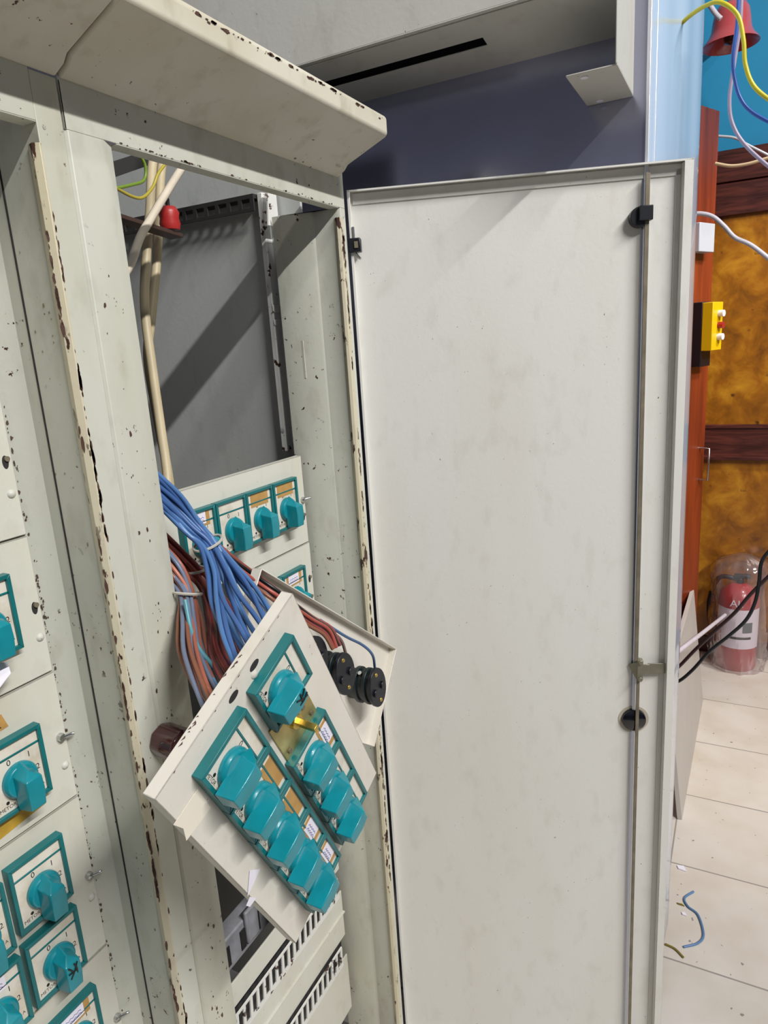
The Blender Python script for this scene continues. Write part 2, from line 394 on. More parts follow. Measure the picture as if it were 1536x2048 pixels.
# inner white post, gusset, perforated rail
p0 = aY(524, 395, .175); p1 = aY(552, 395, .175)
mb = MB(); mb.box((p0.x, .175, 1.345), (p1.x, .188, 1.868)); mb.box((p1.x - .004, .150, 1.345), (p1.x, .188, 1.868)); mb.box((p0.x - .002, .172, 1.636), (p1.x, .176, 1.652)); mb.box((p0.x - .002, .172, 1.610), (p1.x - .02, .176, 1.622))
mb.build('inner_post', M_white, cabR, bevel=.002)
mb = MB(); mb.prism([(1.186, .150, 1.80), (1.222, .150, 1.80), (1.222, .150, 1.875), (1.196, .150, 1.875)], (0, .003, 0)); mb.build('gusset', M_white, cabR)
mb = MB(); y = .19
mb.box((1.198, .19, 1.858), (1.229, .60, 1.866)); mb.box((1.198, .19, 1.834), (1.202, .60, 1.840)); 
while y < .60: mb.box((1.198, y, 1.840), (1.202, y + .009, 1.858)); y += .030
mb.build('perforated_rail', M_void, cabR)
# black hole and slot bracket in the jamb
q = aX(588, 657, 1.20); mb = MB(); mb.cyl((1.2025, q.y - .003, q.z), (1.196, q.y - .004, q.z), .0075, 8); mb.build('cable_hole', M_void, cabR)
mb = MB(); mb.box((1.196, .100, 1.50), (1.199, .112, 1.575)); mb.build('slot_bracket', M_bracket, cabR)
# low cover strips with comb slots
def comb(name, z, xa, xb, yy, parent):
    mb = MB(); n = int((xb - xa) / .0215)
    mb.box((xa, yy, z - .030), (xb, yy + .003, z - .021)); mb.box((xa, yy, z + .021), (xb, yy + .003, z + .026))
    for k in range(n + 1):
        x = xa + k * .0215
        mb.prism([(x, yy, z - .021), (x + .0085, yy, z - .021), (x + .0115, yy, z + .021), (x + .0045, yy, z + .021)], (0, .003, 0))
    o = mb.build(name, M_white, parent)
    mb = MB(); mb.box((xa, yy + .012, z - .029), (xb, yy + .04, z + .025)); mb.build('duct_body', M_black, o)
    return o
comb('slotted_duct', .289, .68, 1.152, .108, cabR)
comb('slotted_duct', .098, .68, 1.142, .108, cabR)
mb = MB(); mb.box((.68, .118, .126), (1.176, .122, .195)); mb.box((.68, .112, .195), (1.176, .122, .199)); mb.box((.68, .118, .199), (1.176, .122, .257)); mb.build('cover_plate', M_panel, cabR, bevel=.001)
mb = MB(); mb.box((.68, .118, -.10), (1.176, .122, .066)); mb.build('cover_plate', M_panel, cabR, bevel=.001)
mb = MB(); mb.box((.68, .118, .320), (1.176, .122, .375)); mb.box((.94, .118, .375), (1.176, .122, .62)); mb.build('cover_plate', M_panel, cabR, bevel=.001)

# bare brown spots where the paint has flaked off
M_prim = plain('bare_brown_primer', rgb(86, 58, 48), .6, var=.25, scale=200)
def chips(name, parent, p0, p1, nrm, side, n, smin, smax, spread, seed, clump=.5, m=None, long=1.6):
    rnd = random.Random(seed); p0 = Vector(p0); p1 = Vector(p1); nrm = Vector(nrm).normalized(); d = (p1 - p0); L_ = d.length; d.normalize(); side = Vector(side).normalized()
    mb = MB(); cen = [rnd.random() for _ in range(max(2, n // 7))]
    for k in range(n):
        t = rnd.random() if rnd.random() > clump else min(1, max(0, rnd.choice(cen) + rnd.gauss(0, .012)))
        c = p0 + d * (t * L_) + side * (abs(rnd.gauss(0, 1)) * spread) + nrm * .0005
        s_ = smin + (smax - smin) * rnd.random() ** 2.5; q = []
        m_ = 9; ph = rnd.random() * 6
        for j in range(m_):
            a = 2 * math.pi * j / m_; r_ = s_ * (.55 + .45 * rnd.random())
            q.append(c + d * math.cos(a) * r_ * long + side * math.sin(a) * r_ * .8)
        mb.prism(q, nrm * .0001)
    o = mb.build(name, m or M_prim, parent); o['kind'] = 'stuff'; return o
Fn = (0, -1, 0)
chips('paint_chips', cabL, (.5665, 0, .25), (.5665, 0, 1.78), Fn, (1, 0, 0), 150, .0008, .0034, .0010, 1, .85, long=3.6)
chips('paint_chips', cabL, (.5600, .0045, .25), (.5600, .0045, 1.70), (-.65, -.75, 0), (-.75, .65, 0), 150, .0008, .0034, .0010, 2, .85, long=3.8)
chips('paint_chips', cabL, (.5455, .1215, .60), (.5455, .1215, 1.62), (-.76, -.65, 0), (.65, -.76, 0), 170, .0006, .0026, .0020, 3, .7, plain('dark_worn_edge', rgb(92, 74, 66), .6))
chips('paint_chips', cabL, (.566, .03, .3), (.566, .03, 1.70), (-1, 0, 0), (0, 1, 0), 60, .0005, .0020, .02, 4, .5, plain('faint_rust_spots', rgb(140, 122, 92), .6))
chips('paint_chips', cabR, (.6745, .009, .35), (.6745, .009, 1.79), (.7, -.7, 0), (-.7, -.7, 0), 90, .0006, .0022, .0012, 5, .5)
chips('paint_chips', cabR, (.628, 0, .35), (.628, 0, 1.66), Fn, (1, 0, 0), 55, .0006, .0034, .016, 6, .5)
chips('paint_chips', cabR, (.630, 0, .35), (.630, 0, 1.66), Fn, (-1, 0, 0), 40, .0006, .0030, .012, 7, .5)
chips('paint_chips', cabR, (1.2125, -.0016, .30), (1.2125, -.0016, 1.76), Fn, (1, 0, 0), 190, .0010, .0046, .0024, 8, .92, long=2.6)
chips('paint_chips', cabR, (1.206, .075, .30), (1.200, .095, 1.60), (-.97, -.24, 0), (-.24, .97, 0), 50, .0006, .0022, .014, 9, .5, M_void)
chips('paint_chips', cabR, (.70, -.1112, ZC + .078), (1.20, -.1112, ZC + .078), Fn, (0, 0, -1), 70, .0006, .0036, .0022, 10, .6, long=2.6)
chips('paint_chips', cabR, (.64, -.107, ZC + .0505), (1.20, -.107, ZC + .0505), (0, .38, -.92), (0, 1, .37), 40, .0005, .0016, .03, 12, .3)
chips('paint_chips', cabR, (.68, -.0002, ZL + .001), (1.20, -.0002, ZL + .001), Fn, (0, 0, 1), 60, .0005, .0020, .0008, 13, .5, long=2.2)

# ================================================================== CONTROL PANELS WITH ROTARY SWITCHES
SWW = .0815
def switch(parent, T, h=.100, rot=0.0, text=True, tape=None, knob=True, knobmat=None, marks=False, w=SWW):
    """T maps local x right, y up, z out of the panel; the origin is the centre of the plate"""
    a, b, t = w / 2, h / 2, .0055
    k = h / .100
    mb = MB(); mb.T = T
    o_ = [(-a, -b), (a, -b), (a, b), (-a, b)]; i_ = [(-a + t, -b + t), (a - t, -b + t), (a - t, b - t), (-a + t, b - t)]
    for j in range(4):
        j2 = (j + 1) % 4
        mb.prism([(*o_[j], 0), (*o_[j2], 0), (*i_[j2], 0), (*i_[j], 0)], (0, 0, .0135))
    yb = b - t - .018 * k
    mb.box((-a + t, yb - .0014, 0), (a - t, yb + .0014, .0104))
    sw = mb.build('rotary_switch', M_teal, parent, bevel=.0007)
    mb = MB(); mb.T = T; mb.box((-a + t, -b + t, 0), (a - t, b - t, .0092)); mb.build('face_plate', M_face, sw)
    if text:
        for ch, sz, x, y, nm in (('0', .0115, -.008, yb - .0075 * k, 'printed_digit'), ('1', .0115, .020, yb - .0105 * k, 'printed_digit'), ('2', .0115, .029, -.008 * k, 'printed_digit'),
                                 ('A', .0065, .031, -.034 * k, 'printed_letter'), ('METOR', .0070, -.020, -.0385 * k, 'brand_lettering')):
            mb = MB(); mb.T = T; text_mb(mb, ch, sz, x, y, .0094); mb.build(nm, M_ink, sw)
        mb = MB(); mb.T = T; mb.cyl((-.019, -.032 * k, .0092), (-.019, -.032 * k, .0094), .0024, 10); mb.build('brand_emblem', M_ink, sw)
    if tape:
        cols = {'tan': M_tan, 'white': M_paper, 'both': M_tan}
        mb = MB(); mb.T = T
        x0 = -a + t + .010; x1 = a - t - .008
        if tape != 'white': mb.box((x0, yb - .008, .0092), (x1, b - t - .001, .0098)); mb.build('paper_label', M_tan, sw)
        if tape != 'tan':
            mb = MB(); mb.T = T; mb.box((x0 + .006, yb - .004, .0096), (x1 - .010, b - t + .001, .0104)); lb = mb.build('paper_label', M_paper, sw)
            mb = MB(); mb.T = T
            for r_ in range(2):
                pts = [(x0 + .010 + q_ * .0035, yb + .002 + r_ * .005 + (.0012 if q_ % 2 else -.0012), .0106) for q_ in range(9)]
                mb.tube(pts, .00035, 4, 1)
            mb.build('handwriting', M_blueink, sw)
    if knob:
        R = Matrix.Rotation(rot, 4, 'Z'); mb = MB(); mb.T = T @ Matrix.Translation((.001, -.009 * k, .003)) @ R
        mb.lathe([(0, .006), (.0238, .006), (.0238, .012), (.021, .0165), (.0, .0165)], (0, 0, 0), n=32)
        # grip bar: pointed nose on top, long square tail below
        zb, zt = .014, .040
        B0 = [(-.0125, -.036), (.0125, -.036), (.0135, -.010), (.0135, .012), (0, .028), (-.0135, .012), (-.0135, -.010)]
        T0 = [(-.0105, -.034), (.0105, -.034), (.0115, -.010), (.0110, .008), (0, .016), (-.0110, .008), (-.0115, -.010)]
        zt_ = [zt - .002, zt - .002, zt, zt - .001, zt - .011, zt - .001, zt]
        A_ = [mb.P((x, y, zb)) for x, y in B0]; C_ = [mb.P((x, y, z)) for (x, y), z in zip(T0, zt_)]
        mb.face(A_[::-1]); n = 7
        mb.face((C_[0], C_[1], C_[2], C_[6])); mb.face((C_[6], C_[2], C_[3], C_[5])); mb.face((C_[5], C_[3], C_[4]))
        for j in range(n): mb.face((A_[j], A_[(j+1) % n], C_[(j+1) % n], C_[j]))
        kn = mb.build('knob', knobmat or M_knob, sw, bevel=.0012)
        mb2 = MB(); mb2.T = mb.T; mb2.cyl((.0122, -.018, .027), (.0129, -.018, .027), .002, 10)
        if marks:
            for q_ in (((-.007, -.012), (.006, .006)), ((-.008, .006), (-.002, -.006)), ((.001, .007), (.004, -.010)), ((-.009, -.003), (.004, -.005))):
                mb2.tube([(q_[0][0], q_[0][1], .0403), ((q_[0][0] + q_[1][0]) / 2 + .001, (q_[0][1] + q_[1][1]) / 2, .0405), (q_[1][0], q_[1][1], .0398)], .0011, 5, 3)
        mb2.build('set_screw_mark', M_ink, sw)
    return sw
FX, FY, FZ = Vector((1, 0, 0)), Vector((0, 0, 1)), Vector((0, -1, 0))     # panels face -y
YP = .119
def mounted_panel(x0, x1, z0, z1, label, slots=(), bolts=(), bumps=(), mat=None):
    t = thing('control_panel', ((x0 + x1) / 2, YP, z0), label, 'control panel', 'control panels')
    mb = MB(); mb.box((x0, YP, z0 + .0012), (x1, YP + .002, z1 - .0012)); mb.box((x0, YP, z0 + .0012), (x1, YP + .014, z0 + .003)); mb.box((x0, YP, z1 - .003), (x1, YP + .014, z1 - .0012))
    mb.build('panel_plate', mat or M_panel, t, bevel=.0008)
    for x, z in slots:
        mb = MB(); mb.prism([(x + .0042 * math.cos(a) , YP - .0004, z + .0085 * math.sin(a) ) for a in [k * math.pi / 8 for k in range(16)]], (0, .001, 0)); mb.build('slot_hole', M_void, t)
        mb = MB(); mb.cyl((x + .002, YP - .003, z + .004), (x + .002, YP + .002, z + .004), .0035, 10); mb.build('screw', M_dull, t)
    for x, z in bumps:
        mb = MB(); mb.lathe([(.0, -.0035), (.003, -.003), (.006, 0), (.006, .001)], (x, YP, z), (0, 1, 0), 14); mb.build('rivet', M_bracket, t, smooth=True)
    for x, z in bolts:
        mb = MB(); mb.lathe([(0, -.008), (.005, -.007), (.006, -.003), (.006, 0)], (x, YP, z), (0, 1, 0), 12); mb.tube([(x, YP - .004, z), (x + .010, YP - .012, z + .002), (x + .013, YP - .014, z + .001)], .0022, 8, 3); mb.build('wing_bolt', M_steel, t, smooth=True)
    return t
def sw_at(parent, xc, zc, **k): return switch(parent, frame((xc, YP, zc), FX, FY, FZ), **k)

pA = mounted_panel(-.30, .5425, 1.343, 1.80, 'blank cream control panel at the far left edge, above all the switches', slots=((.533, 1.441),), bumps=((.533, 1.400),))
pB = mounted_panel(-.30, .5425, 1.150, 1.343, 'cream control panel at left edge with one switch over a curling white paper strip', slots=((.534, 1.245),), bumps=((.534, 1.203),))
sw_at(pB, .461, 1.255)
pC = mounted_panel(-.30, .5435, .955, 1.150, 'cream control panel at left edge with yellow tape hanging under its switch', bolts=((.534, 1.054),), bumps=((.534, 1.009),))
sw_at(pC, .461, 1.046)
pD = mounted_panel(-.30, .5440, .695, .955, 'lower left cream control panel with two staggered rows of teal switches', bolts=((.536, .825),), bumps=((.535, .787),))
sw_at(pD, .461, .877); sw_at(pD, .461, .758, knobmat=None, marks=True); sw_at(pD, .372, .869); sw_at(pD, .373, .754, tape='white')
pE = mounted_panel(-.30, .5445, .44, .695, 'lowest control panel at left with a handwritten white label on its switch', bolts=((.537, .563),), bumps=())
sw_at(pE, .466, .612, tape='both'); sw_at(pE, .380, .612)

pF = mounted_panel(.70, 1.178, 1.153, 1.343, 'upper control panel inside the open cabinet, four teal switches with tan tape labels', bolts=((1.168, 1.249),), slots=((1.168, 1.212),))
for xc, tp in ((.846, 'both'), (.930, None), (1.013, 'tan'), (1.097, 'tan')): sw_at(pF, xc, 1.255, tape=tp)
pG = mounted_panel(.935, 1.180, .958, 1.153, 'partly hidden control panel inside the open cabinet, just under the four-switch panel', slots=((1.168, 1.072), (1.168, 1.028)))
for xc, tp in ((1.014, 'white'), (1.098, 'both')): sw_at(pG, xc, 1.064, tape=tp)
# tapes and papers stuck on the left panels
mb = MB(); mb.prism([(.408, YP - .0006, .966), (.495, YP - .0006, .975), (.494, YP - .0006, .998), (.404, YP - .0006, .998)], (0, .0005, 0)); mb.build('yellow_tape', plain('yellow_tape', rgb(196, 158, 52), .2, var=.35, scale=40), pC)
mb = MB(); mb.prism([(.400, YP - .0006, 1.102), (.468, YP - .0006, 1.108), (.462, YP - .0006, 1.128), (.400, YP - .0006, 1.128)], (0, .0005, 0)); tp_ = mb.build('tape_label', M_tan, pC)
mb = MB(); mb.tube([(.41 + k * .006, YP - .001, 1.113 + (.003 if k % 2 else -.002)) for k in range(9)], .0006, 4, 2); mb.build('handwriting', M_ink, pC)
mb = MB(); P_ = [(.400, -.002, 1.200), (.455, -.002, 1.203), (.476, -.010, 1.196), (.470, -.022, 1.186), (.446, -.020, 1.168), (.430, -.010, 1.158), (.400, -.006, 1.160)]
mb.prism([(x, YP + y - .004, z) for x, y, z in P_], (0, .0006, 0)); mb.build('curling_paper_strip', M_paper, pB)

# --- the two loose panels
def loose_frame(B_, r, u):
    r = Vector(r).normalized(); u = Vector(u); u = (u - r * u.dot(r)).normalized(); return frame(B_, r, u, r.cross(u))
LB = Vector((.398, -.216, 1.141)); T1 = loose_frame(LB, (.493, .078, -.867), (.870, -.063, .489))
lp = thing('control_panel', (.62, -.2, .742), 'loose cream control panel dangling at an angle in front, nine teal knobs facing forward', 'control panel', 'loose control panels hanging by their wires')
mb = MB(); mb.T = T1; Wd, Hd = .46, .266
mb.box((0, 0, -.0022), (Wd, Hd, 0)); mb.box((0, 0, -.017), (.0022, Hd, 0)); mb.box((Wd - .0022, 0, -.017), (Wd, Hd, 0)); mb.box((0, 0, -.017), (Wd, .0022, 0)); mb.box((0, Hd - .0022, -.017), (Wd, Hd, 0))
mb.build('panel_plate', M_loose, lp, bevel=.0009)
def lsw(r, v, **k): return switch(lp, T1 @ Matrix.Translation((r, v, 0)), h=.086, text=k.pop('text', True), w=.0815, **k)
r0 = .028 + .0415
for k, tp in enumerate((None, 'tan', 'tan', 'both', 'both')): lsw(r0 + k * .0828, .083, tape=tp)
lsw(r0, .186, marks=True)
for k, tp in enumerate(('both', None, None)): lsw(r0 + .1545 + k * .0828, .178, tape=tp)
mb = MB(); mb.T = T1 @ Matrix.Translation((r0 + .078, .178, 0)); mb.box((-.036, -.038, .0), (.036, .038, .0022)); zp = mb.build('switch_mounting_plate', M_zinc, lp, bevel=.0006)
mb = MB(); mb.T = T1 @ Matrix.Translation((r0 + .078, .178, 0)); mb.cyl((0, 0, .002), (0, 0, .008), .010, 20); mb.box((-.004, -.004, .006), (.004, .004, .036)); mb.build('switch_shaft', M_brass, zp, bevel=.0005)
mb = MB(); mb.T = T1 @ Matrix.Translation((r0 + .078, .178, 0))
for x, y in ((-.026, -.028), (.026, -.028), (-.026, .028), (.026, .028), (0, .020)): mb.cyl((x, y, .002), (x, y, .0045), .0035, 10)
mb.build('plate_screws', M_dull, zp)
for x, y in ((.014, .128), (.014, .170)):
    mb = MB(); mb.T = T1; mb.prism([(x + .0045 * math.cos(a), y + .0085 * math.sin(a), .0001) for a in [k * math.pi / 8 for k in range(16)]], (0, 0, .0006)); mb.build('slot_hole', M_void, lp)
mb = MB(); mb.T = T1; mb.lathe([(0, .003), (.003, .0028), (.006, 0)], (.024, .164, 0), n=14); mb.build('rivet', M_bracket, lp, smooth=True)
mb = MB(); mb.T = T1; mb.prism([(.050, .036, .0008), (.048, -.004, .0008), (.066, .0, .0008), (.083, -.006, .0008), (.090, .034, .0008)], (0, 0, .0005)); mb.build('torn_tape', plain('cream_masking_tape', rgb(236, 228, 212), .35), lp)
mb = MB(); mb.T = T1; mb.prism([(.235, .020, .0008), (.262, -.002, .0008), (.256, .030, .0012)], (0, 0, .0004)); mb.prism([(.268, .000, .0008), (.284, .004, .0008), (.280, -.008, .0008), (.270, -.010, .0008)], (0, 0, .0004)); mb.build('tape_scrap', M_paper, lp)
# chipped paint along the folded flange
mb = MB(); mb.T = T1; random.seed(3)
for k in range(26):
    if k % 5 in (1, 3) or random.random() < .35: continue
    v = .01 + k * .0098 + random.uniform(-.003, .003); s_ = random.uniform(.001, .0045); mb.prism([(.0008, v, .0002), (.0008 + random.uniform(.0006, .0016), v + s_ * .4, .0002), (.0008, v + s_, .0002)], (0, 0, .0004))
for k in range(14):
    v = .03 + random.random() * .14; s_ = random.uniform(.002, .008); zz = -.0165 + random.random() * .004; mb.prism([(-.0003, v, zz), (-.0003, v + s_, zz + .001), (-.0003, v + s_ * .6, zz + .0028)], (.0002, 0, 0))
mb.build('paint_chips', plain('bare_brown_primer', rgb(92, 66, 58), .6), lp)

T2 = loose_frame(Vector((1.060, -.060, .770)), (-.79, .03, .61), (.65, 0, .75))     # seen from behind: x runs up-left, y up-right, z towards the room
l2 = thing('control_panel', (.9, -.06, .77), 'second loose control panel behind the front one, showing its black switch bodies', 'control panel', 'loose control panels hanging by their wires')
# make z point to the room side
z2 = Vector((T2[0][2], T2[1][2], T2[2][2])); sg = 1 if z2.y < 0 else -1
mb = MB(); mb.T = T2; W2, H2 = .50, .202
mb.box((0, 0, -.001 * sg), (W2, H2, .001 * sg)); mb.box((0, H2 - .002, 0), (W2, H2, .017 * sg)); mb.box((0, 0, 0), (.002, H2, .017 * sg)); mb.box((W2 - .002, 0, 0), (W2, H2, .017 * sg)); mb.box((0, 0, 0), (W2, .002, .017 * sg))
mb.build('panel_plate', M_loose, l2, bevel=.0008)
def body(x, y):
    T = T2 @ Matrix.Translation((x, y, 0)); ang = math.radians(-48)
    mb = MB(); mb.T = T @ Matrix.Rotation(ang, 4, 'Z')
    def oval(a, b, z0, z1):
        mb.prism([(a * math.cos(t) , b * math.sin(t), z0 * sg) for t in [2 * math.pi * k / 28 for k in range(28)]], (0, 0, (z1 - z0) * sg))
    oval(.024, .032, .001, .055); oval(.028, .038, .020, .028); oval(.028, .038, .040, .047)
    bd = mb.build('switch_body', plain('dark_green_black_plastic', rgb(22, 34, 36), .4), l2, bevel=.001)
    mb = MB(); mb.T = T @ Matrix.Rotation(ang, 4, 'Z'); mb.prism([(.029 * math.cos(t) , .040 * math.sin(t), .055 * sg) for t in [2 * math.pi * k / 32 for k in range(32)]], (0, 0, .007 * sg)); mb.cyl((-.013, -.003, .062 * sg), (-.013, -.003, .066 * sg), .007, 16); mb.cyl((.014, -.003, .062 * sg), (.014, -.003, .066 * sg), .007, 16)
    mb.build('end_cap', M_black, bd, bevel=.001)
    mb = MB(); mb.T = T @ Matrix.Rotation(ang, 4, 'Z')
    for yy in (-.028, .028): mb.lathe([(0, .0645 * sg), (.003, .064 * sg), (.004, .062 * sg)], (0, yy, 0), n=12)
    mb.build('brass_screws', M_brass, bd)
    mb = MB(); mb.T = T; mb.cyl((-.03, .004, .035 * sg), (-.037, .006, .035 * sg), .004, 10); mb.cyl((.028, .014, .035 * sg), (.036, .016, .035 * sg), .004, 10); mb.build('terminal_screw', M_steel, bd)
def l2xy(px, py, off):
    zax = Vector((T2[0][2], T2[1][2], T2[2][2])) * sg; o = Vector((T2[0][3], T2[1][3], T2[2][3]))
    p = at(px, py, zax, zax.dot(o) + off); q = T2.inverted() @ p; return q.x, q.y
for px, py in ((757, 1375), (692, 1348), (636, 1318)):
    x, y = l2xy(px, py, .062); body(x, y)

# maroon knob behind the loose panel
mk = thing('insulator_knob', (.60, -.02, 1.03), 'dark maroon bakelite knob sticking out behind left corner of the loose front panel', 'knob')
mb = MB(); c0 = aY(372, 1490, -.045)
mb.cyl((c0.x, 0, c0.z), (c0.x - .004, -.048, c0.z), .025, 8); mb.build('knob_body', M_maroon, mk, bevel=.005, seg=3)
mb = MB(); mb.cyl((c0.x, -.048, c0.z), (c0.x - .001, -.056, c0.z), .014, 16); mb.build('knob_cap', M_maroon, mk, bevel=.002)

# ================================================================== THE DOOR
HG = Vector((1.242, 0, 0)); E = Vector((.361, -.9326, 0)).normalized(); NN = Vector((-.9326, -.361, 0)).normalized()
UP = Vector((0, 0, 1)); ZT = 1.85; DW = .642; ZD = -.22
TD = frame(HG, E, UP, NN)                                     # local x along door, y up, z out to the room
def dpx(px, py, off=-.02):
    p = at(px, py, NN, NN.dot(HG) + off); q = TD.inverted() @ p; return q.x, q.y
mb = MB(); mb.T = TD; t = .022
mb.box((0, ZD, -t), (DW, ZT, -t + .0015))
mb.box((0, ZD, -t), (.0015, ZT, 0)); mb.box((0, ZT - .0015, -t), (DW, ZT, 0)); mb.box((0, ZD, -t), (DW, ZD + .0015, 0)); mb.box((DW - .0015, ZD, -t), (DW, ZT, 0))
mb.box((0, ZD, -.0015), (.006, ZT, 0)); mb.box((0, ZT - .004, -.0015), (DW, ZT, 0)); mb.box((DW - .0165, ZD, -.0015), (DW, ZT, 0)); mb.box((DW - .0165, ZD, -t), (DW - .015, ZT - .004, 0))
mb.box((DW - .026, ZD, -t + .0015), (DW - .0165, ZT - .012, -t + .004)); mb.box((.008, ZT - .024, -t + .0015), (DW - .0165, ZT - .004, -t + .004))
door = mb.build('door', M_door, cabR, bevel=.0008)
io = -t + .0015
xr, zr = dpx(1296, 350, -.004); xm, zm = dpx(1277, 1330, -.004); xb, zb_ = dpx(1272, 2040, -.004)
rz = io + .016
mb = MB(); mb.T = TD; mb.box((xr - .0040, zm + .010, rz - .002), (xr + .0040, 1.832, rz + .002)); mb.build('lock_rod', M_dull, door, bevel=.0006)
mb = MB(); mb.T = TD; mb.box((xm - .0035, ZD + .03, rz - .0025), (xm + .0035, zm - .010, rz + .0015)); mb.build('lock_rod', M_dull, door, bevel=.0006)
kx, kz = dpx(1292, 427, .0)
mb = MB(); mb.T = TD; mb.box((kx - .013, kz - .012, io + .008), (kx + .012, kz + .014, io + .026)); mb.cyl((kx - .009, kz - .004, io), (kx - .009, kz - .004, io + .018), .0185, 20); mb.build('rod_guide', M_black, door, bevel=.0012)
lx, lz = dpx(1278, 1335, -.01)
mb = MB(); mb.T = TD; mb.box((lx - .006, lz - .026, io + .008), (lx + .006, lz + .022, io + .022)); mb.box((lx + .004, lz - .012, io + .018), (lx + .020, lz + .012, io + .021)); mb.box((lx + .018, lz - .014, io + .010), (lx + .058, lz + .010, io + .0125)); mb.prism([(lx - .022, lz + .004, io + .002), (lx - .004, lz + .016, io + .016), (lx - .004, lz - .03, io + .016), (lx - .014, lz - .012, io + .002)], (0, 0, .002)); mb.cyl((lx, lz - .022, io + .008), (lx, lz - .022, io + .026), .005, 12); mb.cyl((lx, lz + .018, io + .008), (lx, lz + .018, io + .026), .005, 12)
mb.build('latch', plain('worn_latch_steel', rgb(152, 148, 130), .45, metal=.6, var=.3), door, bevel=.0008)
bx, bz = dpx(1268, 1440, -.015)
mb = MB(); mb.T = TD
mb.lathe([(0, io + .012), (.018, io + .011), (.0255, io + .008), (.027, io), (.027, io - .001)], (bx, bz, 0), (0, 0, 1), 28)
mb.build('lock_boss', plain('glossy_black_plastic', rgb(14, 16, 26), .18, coat=.5), door, smooth=True)
mb = MB(); mb.T = TD; mb.cyl((bx, bz, io), (bx, bz, io + .0012), .033, 28); mb.build('lock_ring', plain('stained_ring', rgb(186, 176, 160), .4), door)
hx, hz = dpx(708, 491, .0)
mb = MB(); mb.T = TD; mb.box((hx - .010, hz - .013, -.012), (hx + .014, hz + .013, .008)); hg = mb.build('hinge', M_black, door, bevel=.002)
mb = MB(); mb.T = TD; mb.tube([(hx + .0005, hz + .034, .0), (hx + .001, hz, .0), (hx + .003, hz - .016, .0), (hx + .012, hz - .026, .004)], .0026, 8, 3); mb.build('hinge_pin', M_steel, hg, smooth=True)
mb = MB(); mb.T = TD; mb.box((hx + .002, hz - .006, .007), (hx + .009, hz + .006, .0105)); mb.build('hinge_window', M_dull, hg)

# ================================================================== CABINET BEHIND THE DOOR
ob = thing('metal_enclosure', (1.5, -.2, -.2), 'large metal enclosure behind the open door, overhanging top box and bluish grey inner sheet', 'enclosure')
PX = 1.462; YE = -.518
mb = MB(); mb.box((PX, YE, -.25), (PX + .003, .55, 2.5)); mb.build('inner_sheet', M_galv, ob)
XF = 1.28
mb = MB(); mb.box((XF, -.486, 2.100), (XF + .003, .60, 2.75)); mb.box((XF, -.486, 2.098), (XF + .018, .60, 2.100)); mb.build('box_front', M_over, ob, bevel=.0008)
def usz(x): return 2.097 + (x - XF) * (2.072 - 2.097) / (PX - XF)
mb = MB()
def uq(x0, x1, y0, y1): mb.prism([(x0, y0, usz(x0)), (x1, y0, usz(x1)), (x1, y1, usz(x1)), (x0, y1, usz(x0))], (0, 0, .0015))
uq(XF + .01, 1.352, -.486, .60); uq(1.380, PX, -.486, .60); uq(1.352, 1.380, -.486, -.245); uq(1.352, 1.380, .20, .60)
mb.build('box_underside', M_over, ob)
mb = MB(); mb.box((XF + .003, -.48, 2.15), (PX, .60, 2.16)); mb.build('box_inside', M_void, ob)
mb = MB(); mb.box((XF, -.4925, 1.970), (PX, -.4895, 2.75)); mb.box((XF + .004, -.4925, 1.968), (PX - .001, -.410, 1.971)); mb.build('side_bracket', M_bracket, ob, bevel=.0012)
for x, y in ((1.302, -.437), (1.440, -.437)):
    mb = MB(); mb.cyl((x, y, 1.9660), (x, y, 1.972), .0065, 16); mb.build('bracket_hole_light', M_paper, ob)  # white discs standing in for light seen through the flange holes
mb = MB(); mb.box((PX - .004, YE - .004, -.25), (PX + .003, YE + .003, 2.75)); mb.box((PX + .04, YE - .010, -.25), (PX + .048, YE, 2.75)); mb.build('corner_trim', M_trimw, ob, bevel=.0012)
mb = MB(); random.seed(5)
n = 26; XE, YEE = 1.93, -.578
A0 = Vector((PX + .004, YE - .002, 0)); A1 = Vector((XE, YEE, 0)); dv = (A1 - A0); nr = Vector((dv.y, -dv.x, 0)).normalized()
rows = []
for j in range(24):
    z = -.25 + j * (3.0 / 23)
    rows.append([mb.P(A0 + dv * (i / n) + nr * (.010 * math.sin(i / n * math.pi) * (1 + .3 * math.sin(z * 3)) + .0012 * math.sin(i * .7 + z * 2.3)) + Vector((0, 0, z))) for i in range(n + 1)])
for a, b in zip(rows, rows[1:]):
    for i in range(n): mb.face((a[i], a[i+1], b[i+1], b[i]))
so = mb.build('side_sheet', M_film, ob, smooth=True); sm = so.modifiers.new('solid', 'SOLIDIFY'); sm.thickness = .0015
mb = MB(); mb.box((PX + .003, YE + .004, -.25), (1.92, .5, 2.4)); mb.build('enclosure_body', M_grey, ob)

# ================================================================== ORANGE CUPBOARD, LEANING BOARD
def wood_orange():
    m, N, L, B = new_mat('orange_brown_wood')
    tc = N.new('ShaderNodeTexCoord'); mp = N.new('ShaderNodeMapping'); mp.inputs['Scale'].default_value = (8, 8, .6)
    n = N.new('ShaderNodeTexNoise'); n.inputs['Scale'].default_value = 3; n.inputs['Detail'].default_value = 5
    L.new(tc.outputs['Object'], mp.inputs['Vector']); L.new(mp.outputs[0], n.inputs['Vector'])
    cr = N.new('ShaderNodeValToRGB'); cr.color_ramp.elements[0].position = .3; cr.color_ramp.elements[0].color = rgb(104, 42, 20); cr.color_ramp.elements[1].position = .75; cr.color_ramp.elements[1].color = rgb(150, 62, 30)
    L.new(n.outputs['Fac'], cr.inputs[0]); L.new(cr.outputs[0], B.inputs['Base Color']); B.inputs['Roughness'].default_value = .35
    return m
M_or = wood_orange()
